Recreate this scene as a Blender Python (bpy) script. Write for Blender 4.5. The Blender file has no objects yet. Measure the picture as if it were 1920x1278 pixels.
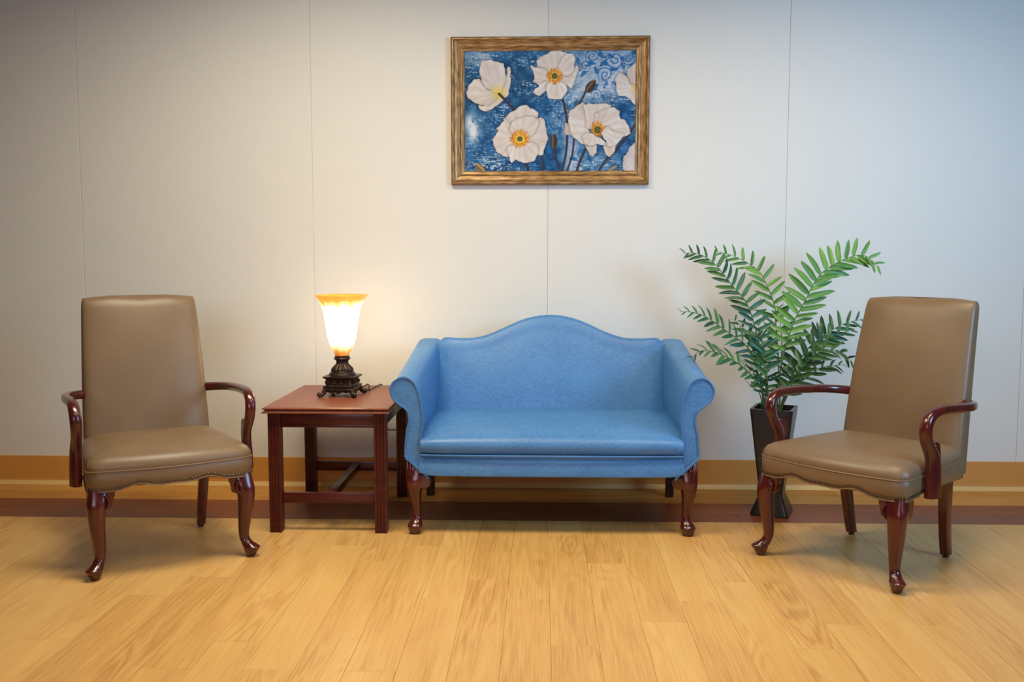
import bpy, bmesh, math, random
import numpy as np
from mathutils import Vector, Matrix

random.seed(7)
PI = math.pi
S = bpy.context.scene
C = S.collection

# ---------------------------------------------------------------- camera
cam_d = bpy.data.cameras.new('camera')
cam_d.sensor_fit = 'HORIZONTAL'; cam_d.sensor_width = 36.0
cam_d.lens = 36.0 * 1800 / 1920
cam = bpy.data.objects.new('camera', cam_d); C.objects.link(cam)
cam.location = (-0.02875, -4.99646, 1.2213)
cam.rotation_euler = (PI/2 - 0.08899, 0, 0.03036)
S.camera = cam

# ---------------------------------------------------------------- light and exposure
S.view_settings.view_transform = 'Standard'
S.view_settings.look = 'None'
S.view_settings.gamma = 1.0
S.view_settings.use_curve_mapping = False
S.view_settings.exposure = -0.12

world = bpy.data.worlds.new('world'); S.world = world
world.use_nodes = True
bg = world.node_tree.nodes['Background']
bg.inputs['Color'].default_value = (1.0, 0.72, 0.45, 1)
bg.inputs['Strength'].default_value = 0.05

def area(name, loc, target, sx, sy, power, col, spread=180):
    d = bpy.data.lights.new(name, 'AREA'); d.shape = 'RECTANGLE'
    d.size = sx; d.size_y = sy; d.energy = power; d.color = col; d.spread = math.radians(spread)
    o = bpy.data.objects.new(name, d); C.objects.link(o)
    o.location = loc
    o.rotation_euler = (Vector(target) - Vector(loc)).to_track_quat('-Z', 'Y').to_euler()
    return o
area('ceiling_light_panel', (-0.95, -1.65, 2.95), (-0.9, -1.45, 0), 1.2, 0.6, 55, (1.0, 0.91, 0.68), 157)
area('ceiling_light_panel', (1.1, -1.7, 2.95), (1.05, -1.5, 0), 1.2, 0.6, 30, (1.0, 0.83, 0.57), 150)
area('window_daylight', (3.4, -3.4, 2.0), (0.7, 0.0, 1.5), 1.2, 1.5, 41, (0.30, 0.63, 1.0), 98)
area('lobby_light', (-0.6, -6.2, 1.7), (-0.2, 0, 1.2), 2.0, 1.4, 11, (1.0, 0.84, 0.90), 90)  # soft unseen fill added behind the camera, not a known fixture
area('ceiling_light_panel', (0.3, -3.1, 2.95), (0.3, -3.0, 0), 1.2, 0.6, 13, (1.0, 0.93, 0.85), 120)  # extra overhead fill, added to brighten the floor in the foreground

# ---------------------------------------------------------------- materials
def nodes_of(name):
    m = bpy.data.materials.new(name); m.use_nodes = True
    nt = m.node_tree; b = nt.nodes['Principled BSDF']
    return m, nt, b
def N(nt, t, **kw):
    n = nt.nodes.new(t)
    for k, v in kw.items():
        if k.startswith('i_'): n.inputs[k[2:].replace('_', ' ')].default_value = v
        else: setattr(n, k, v)
    return n
def ramp(nt, fac, stops):
    r = N(nt, 'ShaderNodeValToRGB')
    els = r.color_ramp.elements
    while len(els) < len(stops): els.new(0.5)
    for e, (p, c) in zip(els, stops):
        e.position = p; e.color = (*c, 1)
    nt.links.new(fac, r.inputs['Fac'])
    return r.outputs['Color']
def coords(nt, scale=(1, 1, 1), rand=0.0):
    tc = N(nt, 'ShaderNodeTexCoord'); mp = N(nt, 'ShaderNodeMapping')
    mp.inputs['Scale'].default_value = scale
    nt.links.new(tc.outputs['Object'], mp.inputs['Vector'])
    if rand:
        oi = N(nt, 'ShaderNodeObjectInfo'); mu = N(nt, 'ShaderNodeMath', operation='MULTIPLY')
        mu.inputs[1].default_value = rand
        nt.links.new(oi.outputs['Random'], mu.inputs[0])
        cb = N(nt, 'ShaderNodeCombineXYZ')
        for k in range(3): nt.links.new(mu.outputs[0], cb.inputs[k])
        nt.links.new(cb.outputs[0], mp.inputs['Location'])
    return mp.outputs['Vector']
def bump(nt, b, h, dist, strength=1.0):
    bp = N(nt, 'ShaderNodeBump'); bp.inputs['Distance'].default_value = dist
    bp.inputs['Strength'].default_value = strength
    nt.links.new(h, bp.inputs['Height']); nt.links.new(bp.outputs['Normal'], b.inputs['Normal'])
def mottled(name, c1, c2, scale, rough, stretch=(1, 1, 1), bumpd=0.0, metal=0.0, coat=0.0, spec=0.5, detail=4, lo=.3, hi=.7):
    m, nt, b = nodes_of(name)
    v = coords(nt, stretch)
    nz = N(nt, 'ShaderNodeTexNoise'); nz.inputs['Scale'].default_value = scale; nz.inputs['Detail'].default_value = detail
    nt.links.new(v, nz.inputs['Vector'])
    nt.links.new(ramp(nt, nz.outputs['Fac'], [(lo, c1), (hi, c2)]), b.inputs['Base Color'])
    b.inputs['Roughness'].default_value = rough; b.inputs['Metallic'].default_value = metal
    b.inputs['Specular IOR Level'].default_value = spec
    if coat:
        b.inputs['Coat Weight'].default_value = coat; b.inputs['Coat Roughness'].default_value = 0.12
    if bumpd: bump(nt, b, nz.outputs['Fac'], bumpd)
    return m

M = {}
# painted vinyl wall panel: faint vertical ripple
m, nt, b = nodes_of('wall_vinyl')
nz = N(nt, 'ShaderNodeTexNoise'); nz.inputs['Scale'].default_value = 60
nt.links.new(coords(nt, (6, 6, .15)), nz.inputs['Vector'])
nt.links.new(ramp(nt, nz.outputs['Fac'], [(.2, (.735, .70, .645)), (.8, (.765, .73, .675))]), b.inputs['Base Color'])
b.inputs['Roughness'].default_value = .55
bump(nt, b, nz.outputs['Fac'], .0006, .5)
M['wall'] = m
M['wall_back'] = mottled('wall_backing', (.80, .77, .72), (.84, .81, .76), 5, .8)
M['base'] = mottled('cove_base_vinyl', (0.602, 0.2679, 0.0525), (0.658, 0.2964, 0.0616), 4, .5, (1, 1, 1))
M['base_toe'] = mottled('cove_base_toe', (0.69, 0.432, 0.16), (0.736, 0.4644, 0.176), 4, .4)

def wood_floor(name, dark, mid, light, axis):
    m, nt, b = nodes_of(name)
    def noise(scale, along, detail=3, dist=0.0, rand=37.0):
        v = coords(nt, (1, along, 1) if axis == 'y' else (along, 1, 1), rand)
        n = N(nt, 'ShaderNodeTexNoise'); n.inputs['Scale'].default_value = scale; n.inputs['Detail'].default_value = detail
        n.inputs['Distortion'].default_value = dist; nt.links.new(v, n.inputs['Vector']); return n.outputs['Fac']
    def madd(a, k, c):
        n = N(nt, 'ShaderNodeMath', operation='MULTIPLY_ADD'); n.inputs[1].default_value = k
        nt.links.new(a, n.inputs[0])
        if isinstance(c, (int, float)): n.inputs[2].default_value = c
        else: nt.links.new(c, n.inputs[2])
        return n.outputs[0]
    def op(o_, a, c=None):
        n = N(nt, 'ShaderNodeMath', operation=o_); nt.links.new(a, n.inputs[0])
        if c is not None:
            if isinstance(c, (int, float)): n.inputs[1].default_value = c
            else: nt.links.new(c, n.inputs[1])
        return n.outputs[0]
    big = noise(6, .10, 2, .8)                    # broad figure
    fine = noise(120, .035, 4)                    # long fibres
    pores = noise(260, .02, 2, 0, 11.0)           # short dark pores
    mask = noise(3.5, .25, 1, 0, 71.0)            # where the cathedral figure shows
    rings = op('SINE', madd(big, 95, 0))
    mk = N(nt, 'ShaderNodeMapRange'); mk.inputs['From Min'].default_value = .47; mk.inputs['From Max'].default_value = .62
    nt.links.new(mask, mk.inputs['Value'])
    cath = op('MULTIPLY', rings, mk.outputs[0])
    f = madd(fine, .30, 0.0)
    f = madd(big, .30, f)
    f = madd(cath, .055, f)
    f = madd(pores, .16, f)
    oi = N(nt, 'ShaderNodeObjectInfo')
    f = madd(oi.outputs['Random'], .075, f)
    nt.links.new(ramp(nt, f, [(.27, dark), (.41, mid), (.58, light)]), b.inputs['Base Color'])
    b.inputs['Roughness'].default_value = .38
    b.inputs['Specular IOR Level'].default_value = .35
    bump(nt, b, fine, .0003, .4)
    return m
M['plank'] = wood_floor('oak_plank', (0.50, 0.245, 0.068), (0.66, 0.365, 0.110), (0.74, 0.45, 0.155), 'y')
M['plank_x'] = wood_floor('oak_border_plank', (0.378, 0.1519, 0.028), (0.525, 0.245, 0.056), (0.63, 0.3234, 0.088), 'x')
M['plank_dark'] = wood_floor('walnut_border_plank', (0.13, 0.03135, 0.0084), (0.195, 0.0494, 0.0132), (0.26, 0.07125, 0.0198), 'x')
M['subfloor'] = mottled('floor_joint', (.30, .14, .045), (.34, .16, .05), 8, .8)

M['mahogany'] = mottled('mahogany_lacquer', (.046, .0038, .0045), (.098, .0085, .0080), 9, .26, (3, 3, .6), coat=.5)
M['cherry'] = mottled('cherry_table_wood', (0.05, 0.006175, 0.0048), (0.09, 0.0117, 0.0075), 8, .33, (.6, 4, 4), coat=.2, spec=.3)  # table wood darkened in colour for the shade below the top
M['cherry_top'] = mottled('cherry_table_top', (.175, .046, .022), (.235, .066, .032), 10, .42, (5, .5, 1), coat=.08, spec=.35)  # same table wood coloured lighter, light on the upper face painted in
M['dark_wood'] = mottled('dark_stained_wood', (.018, .0045, .004), (.034, .008, .007), 9, .35, (3, 3, .6), coat=.3)
M['rubber'] = mottled('black_rubber', (.010, .010, .011), (.016, .016, .017), 30, .6)
M['leather'] = mottled('taupe_leather', (0.186, 0.1151, 0.06084), (0.2139, 0.1327, 0.07098), 6, .42, bumpd=.0)
nt = M['leather'].node_tree; b = nt.nodes['Principled BSDF']
nz = N(nt, 'ShaderNodeTexNoise'); nz.inputs['Scale'].default_value = 420; nt.links.new(coords(nt), nz.inputs['Vector'])
bump(nt, b, nz.outputs['Fac'], .0006, .35)
M['leather_welt'] = mottled('taupe_leather_welt', (0.186, 0.1117, 0.05694), (0.2139, 0.1302, 0.0663), 9, .4)
m, nt, b = nodes_of('blue_vinyl')
v = coords(nt)
nz = N(nt, 'ShaderNodeTexNoise'); nz.inputs['Scale'].default_value = 5; nz.inputs['Detail'].default_value = 3
nt.links.new(v, nz.inputs['Vector'])
wx = N(nt, 'ShaderNodeTexNoise'); wx.inputs['Scale'].default_value = 190; nt.links.new(coords(nt, (.25, .25, 1.6)), wx.inputs['Vector'])
wz = N(nt, 'ShaderNodeTexNoise'); wz.inputs['Scale'].default_value = 190; nt.links.new(coords(nt, (1.6, 1.6, .25)), wz.inputs['Vector'])
ad = N(nt, 'ShaderNodeMath', operation='ADD'); nt.links.new(wx.outputs['Fac'], ad.inputs[0]); nt.links.new(wz.outputs['Fac'], ad.inputs[1])
hm = N(nt, 'ShaderNodeMath', operation='MULTIPLY_ADD'); hm.inputs[1].default_value = .62
nt.links.new(ad.outputs[0], hm.inputs[0])
m3 = N(nt, 'ShaderNodeMath', operation='MULTIPLY'); m3.inputs[1].default_value = .35
nt.links.new(nz.outputs['Fac'], m3.inputs[0]); nt.links.new(m3.outputs[0], hm.inputs[2])
nt.links.new(ramp(nt, hm.outputs[0], [(.52, (.034, .140, .350)), (1.0, (.084, .25, .52))]), b.inputs['Base Color'])
b.inputs['Roughness'].default_value = .42
bump(nt, b, ad.outputs[0], .0006, .35)
M['blue'] = m
M['blue_welt'] = mottled('blue_vinyl_welt', (.05, .17, .40), (.075, .21, .46), 9, .33)
M['bronze'] = mottled('antique_bronze', (.022, .012, .009), (.085, .048, .030), 60, .42, metal=.65)
M['nail'] = mottled('brass_nailhead', (.085, .060, .038), (.15, .11, .07), 50, .38, metal=.9)
M['pot'] = mottled('black_lacquer_pot', (.010, .008, .009), (.018, .014, .015), 12, .3)
M['soil'] = mottled('dark_moss_soil', (.012, .009, .006), (.03, .022, .013), 60, .9, bumpd=.004)
m, nt, b = nodes_of('fern_leaf')
oi = N(nt, 'ShaderNodeObjectInfo')
v = coords(nt, (1, 1, 1), 11.0); nz = N(nt, 'ShaderNodeTexNoise'); nz.inputs['Scale'].default_value = 30
nt.links.new(v, nz.inputs['Vector'])
mu = N(nt, 'ShaderNodeMath', operation='MULTIPLY_ADD'); mu.inputs[1].default_value = .35
nt.links.new(nz.outputs['Fac'], mu.inputs[0])
m2 = N(nt, 'ShaderNodeMath', operation='MULTIPLY'); m2.inputs[1].default_value = .75
nt.links.new(oi.outputs['Random'], m2.inputs[0]); nt.links.new(m2.outputs[0], mu.inputs[2])
nt.links.new(ramp(nt, mu.outputs[0], [(.15, (.010, .060, .036)), (.55, (.022, .105, .036)), (.95, (.055, .165, .030))]), b.inputs['Base Color'])
b.inputs['Roughness'].default_value = .42
M['leaf'] = m
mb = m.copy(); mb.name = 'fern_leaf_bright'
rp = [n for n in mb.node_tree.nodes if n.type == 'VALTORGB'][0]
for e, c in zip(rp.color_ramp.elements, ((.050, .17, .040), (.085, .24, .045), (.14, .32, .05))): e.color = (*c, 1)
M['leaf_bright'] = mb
M['stem'] = mottled('fern_stem', (.05, .11, .025), (.10, .16, .045), 20, .5)
m, nt, b = nodes_of('gilt_frame')
nz = N(nt, 'ShaderNodeTexNoise'); nz.inputs['Scale'].default_value = 18; nz.inputs['Detail'].default_value = 5
nt.links.new(coords(nt, (1, 6, 6)), nz.inputs['Vector'])
nt.links.new(ramp(nt, nz.outputs['Fac'], [(.3, (.14, .066, .020)), (.5, (.31, .165, .058)), (.72, (.50, .31, .135))]), b.inputs['Base Color'])
b.inputs['Metallic'].default_value = .35; b.inputs['Roughness'].default_value = .36
M['gilt'] = m
m, nt, b = nodes_of('printed_canvas')
at = N(nt, 'ShaderNodeVertexColor'); at.layer_name = 'Print'
nt.links.new(at.outputs['Color'], b.inputs['Base Color']); b.inputs['Roughness'].default_value = .7; b.inputs['Specular IOR Level'].default_value = .2
M['print'] = m
# glowing glass shade: white alabaster with amber bands at rim and foot
m, nt, b = nodes_of('amber_glass_shade')
tc = N(nt, 'ShaderNodeTexCoord'); sp = N(nt, 'ShaderNodeSeparateXYZ'); nt.links.new(tc.outputs['Object'], sp.inputs[0])
nz = N(nt, 'ShaderNodeTexNoise'); nz.inputs['Scale'].default_value = 26; nt.links.new(coords(nt, (1, 1, .12)), nz.inputs['Vector'])
j = N(nt, 'ShaderNodeMath', operation='MULTIPLY_ADD'); j.inputs[1].default_value = .05; 
nt.links.new(nz.outputs['Fac'], j.inputs[0]); nt.links.new(sp.outputs['Z'], j.inputs[2])
mr = N(nt, 'ShaderNodeMapRange'); mr.inputs['From Min'].default_value = .19 + .025; mr.inputs['From Max'].default_value = .475 + .025
nt.links.new(j.outputs[0], mr.inputs['Value'])
col = ramp(nt, mr.outputs[0], [(.0, (.80, .24, .02)), (.07, (.90, .42, .08)), (.20, (1, .74, .40)), (.36, (1, .80, .54)), (.70, (1, .78, .50)), (.84, (1, .72, .30)), (.915, (.92, .46, .07)), (1.0, (.86, .40, .06))])
nt.links.new(col, b.inputs['Base Color']); nt.links.new(col, b.inputs['Emission Color'])
st = ramp(nt, mr.outputs[0], [(.0, (.029,)*3), (.08, (.044,)*3), (.20, (.14,)*3), (.34, (1,)*3), (.70, (1,)*3), (.83, (.125,)*3), (.91, (.046,)*3), (1.0, (.037,)*3)])
sm = N(nt, 'ShaderNodeMath', operation='MULTIPLY'); sm.inputs[1].default_value = 19.0
nt.links.new(st, sm.inputs[0]); nt.links.new(sm.outputs[0], b.inputs['Emission Strength'])
b.inputs['Roughness'].default_value = .25
M['shade'] = m
mi = m.copy(); mi.name = 'amber_glass_lining'
for n in mi.node_tree.nodes:
    if n.type == 'MATH' and n.operation == 'MULTIPLY' and abs(n.inputs[1].default_value - 19.0) < 1e-6: n.inputs[1].default_value = 2.2
M['shade_in'] = mi

# ---------------------------------------------------------------- helpers
def tag(o, label, cat, group=None):
    o['label'] = label; o['category'] = cat
    if group: o['group'] = group
def thing(name, label, cat, loc=(0, 0, 0), rz=0, group=None):
    o = bpy.data.objects.new(name, None); C.objects.link(o)
    o.empty_display_size = .1
    o.location = loc; o.rotation_euler = (0, 0, rz); tag(o, label, cat, group)
    return o
def obj(name, bm, mat, parent=None, smooth=True, angle=40, mods=None):
    bmesh.ops.recalc_face_normals(bm, faces=bm.faces[:])
    me = bpy.data.meshes.new(name); bm.to_mesh(me); bm.free()
    me.materials.append(mat)
    if smooth:
        for p in me.polygons: p.use_smooth = True
        try: me.set_sharp_from_angle(angle=math.radians(angle))
        except Exception: pass
    o = bpy.data.objects.new(name, me); C.objects.link(o)
    if parent: o.parent = parent
    return o
def copy_tree(o, parent=None):
    c = o.copy(); C.objects.link(c); c.parent = parent
    for ch in list(o.children): copy_tree(ch, c)
    return c
def box(bm, x0, x1, y0, y1, z0, z1, bev=0.0, seg=2):
    vs = [bm.verts.new((x, y, z)) for x in (x0, x1) for y in (y0, y1) for z in (z0, z1)]
    fs = [(0, 1, 3, 2), (4, 6, 7, 5), (0, 4, 5, 1), (2, 3, 7, 6), (0, 2, 6, 4), (1, 5, 7, 3)]
    ff = [bm.faces.new([vs[i] for i in f]) for f in fs]
    if bev:
        es = list({e for f in ff for e in f.edges})
        bmesh.ops.bevel(bm, geom=es, offset=bev, segments=seg, affect='EDGES', profile=.5)
    return bm
def smooth_path(pts, per=6):
    P = [np.array(p, float) for p in pts]; out = []
    for i in range(len(P) - 1):
        a = P[max(i-1, 0)]; b_ = P[i]; c = P[i+1]; d = P[min(i+2, len(P)-1)]
        for k in range(per):
            t = k / per
            out.append(.5*((2*b_) + (-a+c)*t + (2*a-5*b_+4*c-d)*t*t + (-a+3*b_-3*c+d)*t**3))
    out.append(P[-1]); return out
def superell(n, e, ra, rb):
    o = []
    for k in range(n):
        t = 2*PI*k/n; c, s = math.cos(t), math.sin(t)
        o.append((ra*math.copysign(abs(c)**(2/e), c), rb*math.copysign(abs(s)**(2/e), s)))
    return o
def skin_rings(bm, rings, cap0=True, cap1=True, closed=True):
    R = [[bm.verts.new(p) for p in r] for r in rings]
    n = len(R[0])
    for a, b_ in zip(R[:-1], R[1:]):
        for k in range(n if closed else n-1):
            q = (a[k], a[(k+1) % n], b_[(k+1) % n], b_[k])
            try: bm.faces.new(q)
            except ValueError: pass
    if cap0: bm.faces.new(list(reversed(R[0])))
    if cap1: bm.faces.new(R[-1])
    return R
def sweep(bm, pts, n=10, e=2.0, per=6, up=(0, 0, 1)):
    """pts: (x,y,z,ra,rb): tube along a smoothed path; ra across, rb along up"""
    P = smooth_path(pts, per) if per > 1 else [np.array(p, float) for p in pts]
    rings = []; prev = None
    for i, p in enumerate(P):
        t = Vector(P[min(i+1, len(P)-1)][:3]) - Vector(P[max(i-1, 0)][:3])
        if t.length < 1e-9: t = Vector((0, 0, 1))
        t.normalize()
        if prev is None:
            u = Vector(up)
            if abs(u.dot(t)) > .95: u = Vector((0, 1, 0))
        else: u = prev
        u = (u - t*u.dot(t)).normalized(); s = t.cross(u); prev = u
        rings.append([Vector(p[:3]) + s*a + u*c for a, c in superell(n, e, p[3], p[4])])
    skin_rings(bm, rings); return bm
def tube(bm, pts, r, n=8, per=6):
    return sweep(bm, [(*p, r, r) for p in pts], n, 2.0, per)
def loft(bm, rings, n=16, per=4):
    """stack of horizontal rings (cx,cy,z,ra,rb,angle,exponent)"""
    P = smooth_path(rings, per) if per > 1 else [np.array(r, float) for r in rings]
    out = []
    for r in P:
        ca, sa = math.cos(r[5]), math.sin(r[5])
        out.append([(r[0] + a*ca - c*sa, r[1] + a*sa + c*ca, r[2]) for a, c in superell(n, max(r[6], 1.2), max(r[3], .0005), max(r[4], .0005))])
    skin_rings(bm, out); return bm
def lathe(bm, prof, n=40, mod=None, cap=True):
    rings = []
    for r, z in prof:
        rings.append([((r*(1 + (mod(t, z) if mod else 0)))*math.cos(t), (r*(1 + (mod(t, z) if mod else 0)))*math.sin(t), z) for t in (2*PI*k/n for k in range(n))])
    skin_rings(bm, rings, cap, cap); return bm
def mirror_pts(pts): return [(-p[0], *p[1:]) for p in pts]
def struct(o): o['kind'] = 'structure'; return o
def interp(x, xs, ys): return float(np.interp(x, xs, ys))
def smoothf(xs, ys):
    """smooth monotone-ish interpolation through samples"""
    P = smooth_path(list(zip(xs, ys)), 8); a = np.array(P)
    return lambda x: float(np.interp(x, a[:, 0], a[:, 1]))

# ---------------------------------------------------------------- setting: wall, baseboard, floor
PW = 1.2192
bm = bmesh.new(); box(bm, -4.3, 4.3, .004, .10, 0, 3.0)
wall = struct(obj('wall_back', bm, M['wall_back'], smooth=False))
bm = bmesh.new(); box(bm, -PW/2+.0007, PW/2-.0007, 0, .0039, .0, 3.0, .0018, 2)
panel0 = None
for k in range(-4, 4):
    if panel0 is None: panel0 = p = obj('wall_panel', bm, M['wall'], wall, smooth=False)
    else: p = panel0.copy(); C.objects.link(p); p.parent = wall
    p.location = ((k + .5)*PW + .004, 0, 0)
# cove base
prof = [(-.0001, .153), (-.005, .153), (-.0065, .150), (-.0065, .030), (-.008, .022), (-.0001, .022)]
bm = bmesh.new()
skin_rings(bm, [[(x, y, z) for y, z in prof] for x in (-4.3, 4.3)])
bb = struct(obj('baseboard_back', bm, M['base'], smooth=False))
bm = bmesh.new()
prof = [(-.0001, .0215), (-.008, .0215), (-.011, .017), (-.016, .010), (-.022, .005), (-.026, .0005), (-.0001, .0005)]
skin_rings(bm, [[(x, y, z) for y, z in prof] for x in (-4.3, 4.3)])
obj('cove_toe', bm, M['base_toe'], bb)

bm = bmesh.new(); box(bm, -4.3, 4.3, -7.5, .10, -.06, -.0065)
floor = struct(obj('floor', bm, M['subfloor'], smooth=False))
plank_mesh = {}
def plank(x, y, w, l, mat, axis='y'):
    key = (round(w, 4), round(l, 3), mat)
    if key not in plank_mesh:
        bm = bmesh.new(); box(bm, -w/2+.0003, w/2-.0003, -l/2+.0003, l/2-.0003, -.006, 0, .0006, 1)
        o = obj('plank', bm, M[mat], floor, smooth=False); plank_mesh[key] = o.data
    else:
        o = bpy.data.objects.new('plank', plank_mesh[key]); C.objects.link(o); o.parent = floor
    o.location = (x, y, 0)
    return o
L_EDGE, D_EDGE = -.312, -.650
for rows, mat in (((-.0, L_EDGE), 'plank_x'), ((L_EDGE, D_EDGE), 'plank_dark')):
    w = (rows[0] - rows[1]) / 2
    for r in range(2):
        y = rows[0] - w*(r + .5); x = -4.3 + random.choice((-.9, -.6, -.3, 0))
        while x < 4.3:
            o = plank(x + .61, y, 1.2192, w, mat); x += 1.2192
PLW = .1524
rnd = random.Random(3)
last = 0
for i in range(-24, 24):
    x = .004 + (i + .5)*PLW
    off = rnd.choice([o_ for o_ in (0, .203, .406, .610, .813, 1.016) if abs(o_ - last) > .15]); last = off
    y1 = D_EDGE
    l = 1.2192 - off if off else 1.2192
    while y1 > -5.0:
        plank(x, y1 - l/2, PLW, l, 'plank'); y1 -= l; l = 1.2192
bm = bmesh.new(); box(bm, -4.3, 4.3, -7.5, -6.3, -.006, 0)
obj('plank_field', bm, M['plank'], floor, smooth=False)

# ---------------------------------------------------------------- armchairs
def make_armchair(label):
    t = thing('armchair', label, 'armchair', group='taupe leather armchairs at both ends of the wall')
    # seat outline in plan (front is -y): half width .312 at front to .262 at back, bowed front
    def outline(n=96):
        pts = []
        fw, bw, y0, y1 = .310, .268, -.002, .545
        # front from left to right
        for k in range(33):
            u = -1 + 2*k/32
            y = y0 - .040*(math.cos(u*PI/2))**1.0 + .022*max(0, abs(u)-.86)**2/.0196
            pts.append((fw*u, y))
        for k in range(1, 17):
            v = k/16; pts.append((fw + (bw-fw)*v + .006*math.sin(PI*v), y0 + .022 + (y1 - y0 - .022)*v))
        for k in range(1, 16):
            u = 1 - 2*k/16; pts.append((bw*u, y1))
        for k in range(0, 16):
            v = 1 - k/16; pts.append((-(fw + (bw-fw)*v + .006*math.sin(PI*v)), y0 + .022 + (y1 - y0 - .022)*v))
        return pts
    O = outline()
    def zbot(x, y):
        if y < .02:
            u = abs(x)/.31
            return .333 + .022*math.exp(-((u-.42)/.17)**2) + .013*math.exp(-(u/.28)**2)
        return .333 + .010*math.sin(min(1, max(0, (y-.02)/.5))*PI)
    cx, cy = 0, .26
    def ring(scale, zf):
        return [(cx + (x-cx)*scale, cy + (y-cy)*scale, zf(x, y)) for x, y in O]
    WZ = .412
    def tilt(y): return 0
    rings = [ring(.90, lambda x, y: .345), ring(.985, lambda x, y: zbot(x, y)+.002), ring(.998, lambda x, y: zbot(x, y)+.004),
             ring(1.006, lambda x, y: .38), ring(1.004, lambda x, y: WZ-.004), ring(.994, lambda x, y: WZ),
             ring(1.0, lambda x, y: WZ+.006), ring(.990, lambda x, y: WZ+.022), ring(.955, lambda x, y: WZ+.039),
             ring(.88, lambda x, y: WZ+.053), ring(.76, lambda x, y: WZ+.062), ring(.6, lambda x, y: WZ+.068), ring(.35, lambda x, y: WZ+.071), ring(.1, lambda x, y: WZ+.072)]
    bm = bmesh.new(); skin_rings(bm, rings)
    seat = obj('seat', bm, M['leather'], t, angle=70)
    bm = bmesh.new()
    wp = ring(1.003, lambda x, y: WZ)
    wp = wp + [wp[0]]
    tube(bm, wp, .0032, 6, 1)
    obj('piping', bm, M['leather_welt'], seat)
    bm = bmesh.new()
    wp = [(x*1.0, y - .0, zbot(x, y)+.003) for x, y in O[:36]]
    wp = [(O[-3][0], O[-3][1], zbot(*O[-3])+.003)] + wp
    tube(bm, wp, .003, 6, 1)
    obj('piping', bm, M['leather_welt'], seat)
    # nailheads along the lower front edge and a little way round the sides
    bm = bmesh.new()
    path = [Vector((x, y, zbot(x, y)+.0135)) for x, y in (O[-6:] + O[:40])]
    acc = 0
    for a, b_ in zip(path[:-1], path[1:]):
        seg = (b_ - a).length; d = (b_ - a).normalized(); nrm = Vector((d.y, -d.x, 0)).normalized()
        while acc <= seg:
            p = a + d*acc + nrm*.0015
            # low dome
            mt = Matrix.Translation(p)
            bmesh.ops.create_icosphere(bm, subdivisions=1, radius=.0046, matrix=mt)
            acc += .0128
        acc -= seg
    nh = obj('nailhead_trim', bm, M['nail'], seat); nh['kind'] = 'stuff'
    # backrest
    rings = []
    def hw(v): return .262 + (.236-.262)*v + .004*math.sin(PI*v)
    zb, zt, yb, yt = .35, 1.042, .500, .652
    levels = [0, .04, .12, .2, .3, .4, .5, .6, .7, .8, .88, .93, .96, .98, .992, .998, 1.0]
    for v in levels:
        w = hw(v); th = .058 - .020*v
        top = max(0, (v-.94)/.06)
        sh = math.sqrt(max(0, 1 - top**2)) if top < 1 else 0
        th2 = .012 + (th-.012)*sh; w2 = w - .008*(1 - sh)
        yc = yb + (yt-yb)*v - .012*math.sin(PI*v) + th - .004
        zc = zb + (zt-zb)*v
        r = []
        for a, c in superell(64, 5, w2, th2):
            u = a/w
            bulge = 0
            if c < 0: bulge = -.016*(1-abs(u)**3)*math.sin(PI*min(1, v*1.0))**.5 if 0 < v < 1 else 0
            serp = (.0032*math.cos(2*PI*u*1.12 + PI) - .004*max(0, abs(u)-.8)/.2)*max(0, (v-.75)/.25)
            r.append((a, yc + c + bulge - .02*(zc-.7)*0, zc + serp))
        rings.append(r)
    bm = bmesh.new(); skin_rings(bm, rings)
    back = obj('backrest', bm, M['leather'], t, angle=60)
    # piping up both edges of the back's front face and across its top
    bm = bmesh.new()
    # arms: shepherd's-crook rails
    armp = [(.234, .590, .628, .017, .020), (.262, .570, .632, .017, .019), (.306, .520, .637, .0165, .018), (.332, .450, .642, .0165, .0175), (.338, .380, .646, .0165, .0175), (.339, .300, .651, .017, .0175),
            (.336, .200, .654, .018, .018), (.334, .140, .646, .020, .019), (.332, .106, .622, .021, .020), (.330, .098, .585, .021, .021), (.328, .112, .545, .020, .022),
            (.327, .140, .512, .019, .025), (.328, .160, .480, .019, .030), (.330, .165, .440, .019, .032), (.332, .163, .395, .0195, .033), (.333, .160, .332, .0195, .034)]
    for sgn in (1, -1):
        pts = armp if sgn == 1 else mirror_pts(armp)
        bm = bmesh.new(); sweep(bm, pts, 14, 2.8, 5)
        arm = obj('armrest', bm, M['mahogany'], t, angle=50)
        # small carved step behind the crook
        bm = bmesh.new()
        pr = [(.150, .535), (.172, .541), (.186, .534), (.193, .515), (.196, .48), (.196, .42), (.15, .42)]
        skin_rings(bm, [[(sgn*x, y, z) for y, z in pr] for x in (.313, .343)])
        es = [e for e in bm.edges]
        bmesh.ops.bevel(bm, geom=es, offset=.004, segments=2, affect='EDGES')
        obj('arm_step', bm, M['mahogany'], arm, angle=50)
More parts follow.
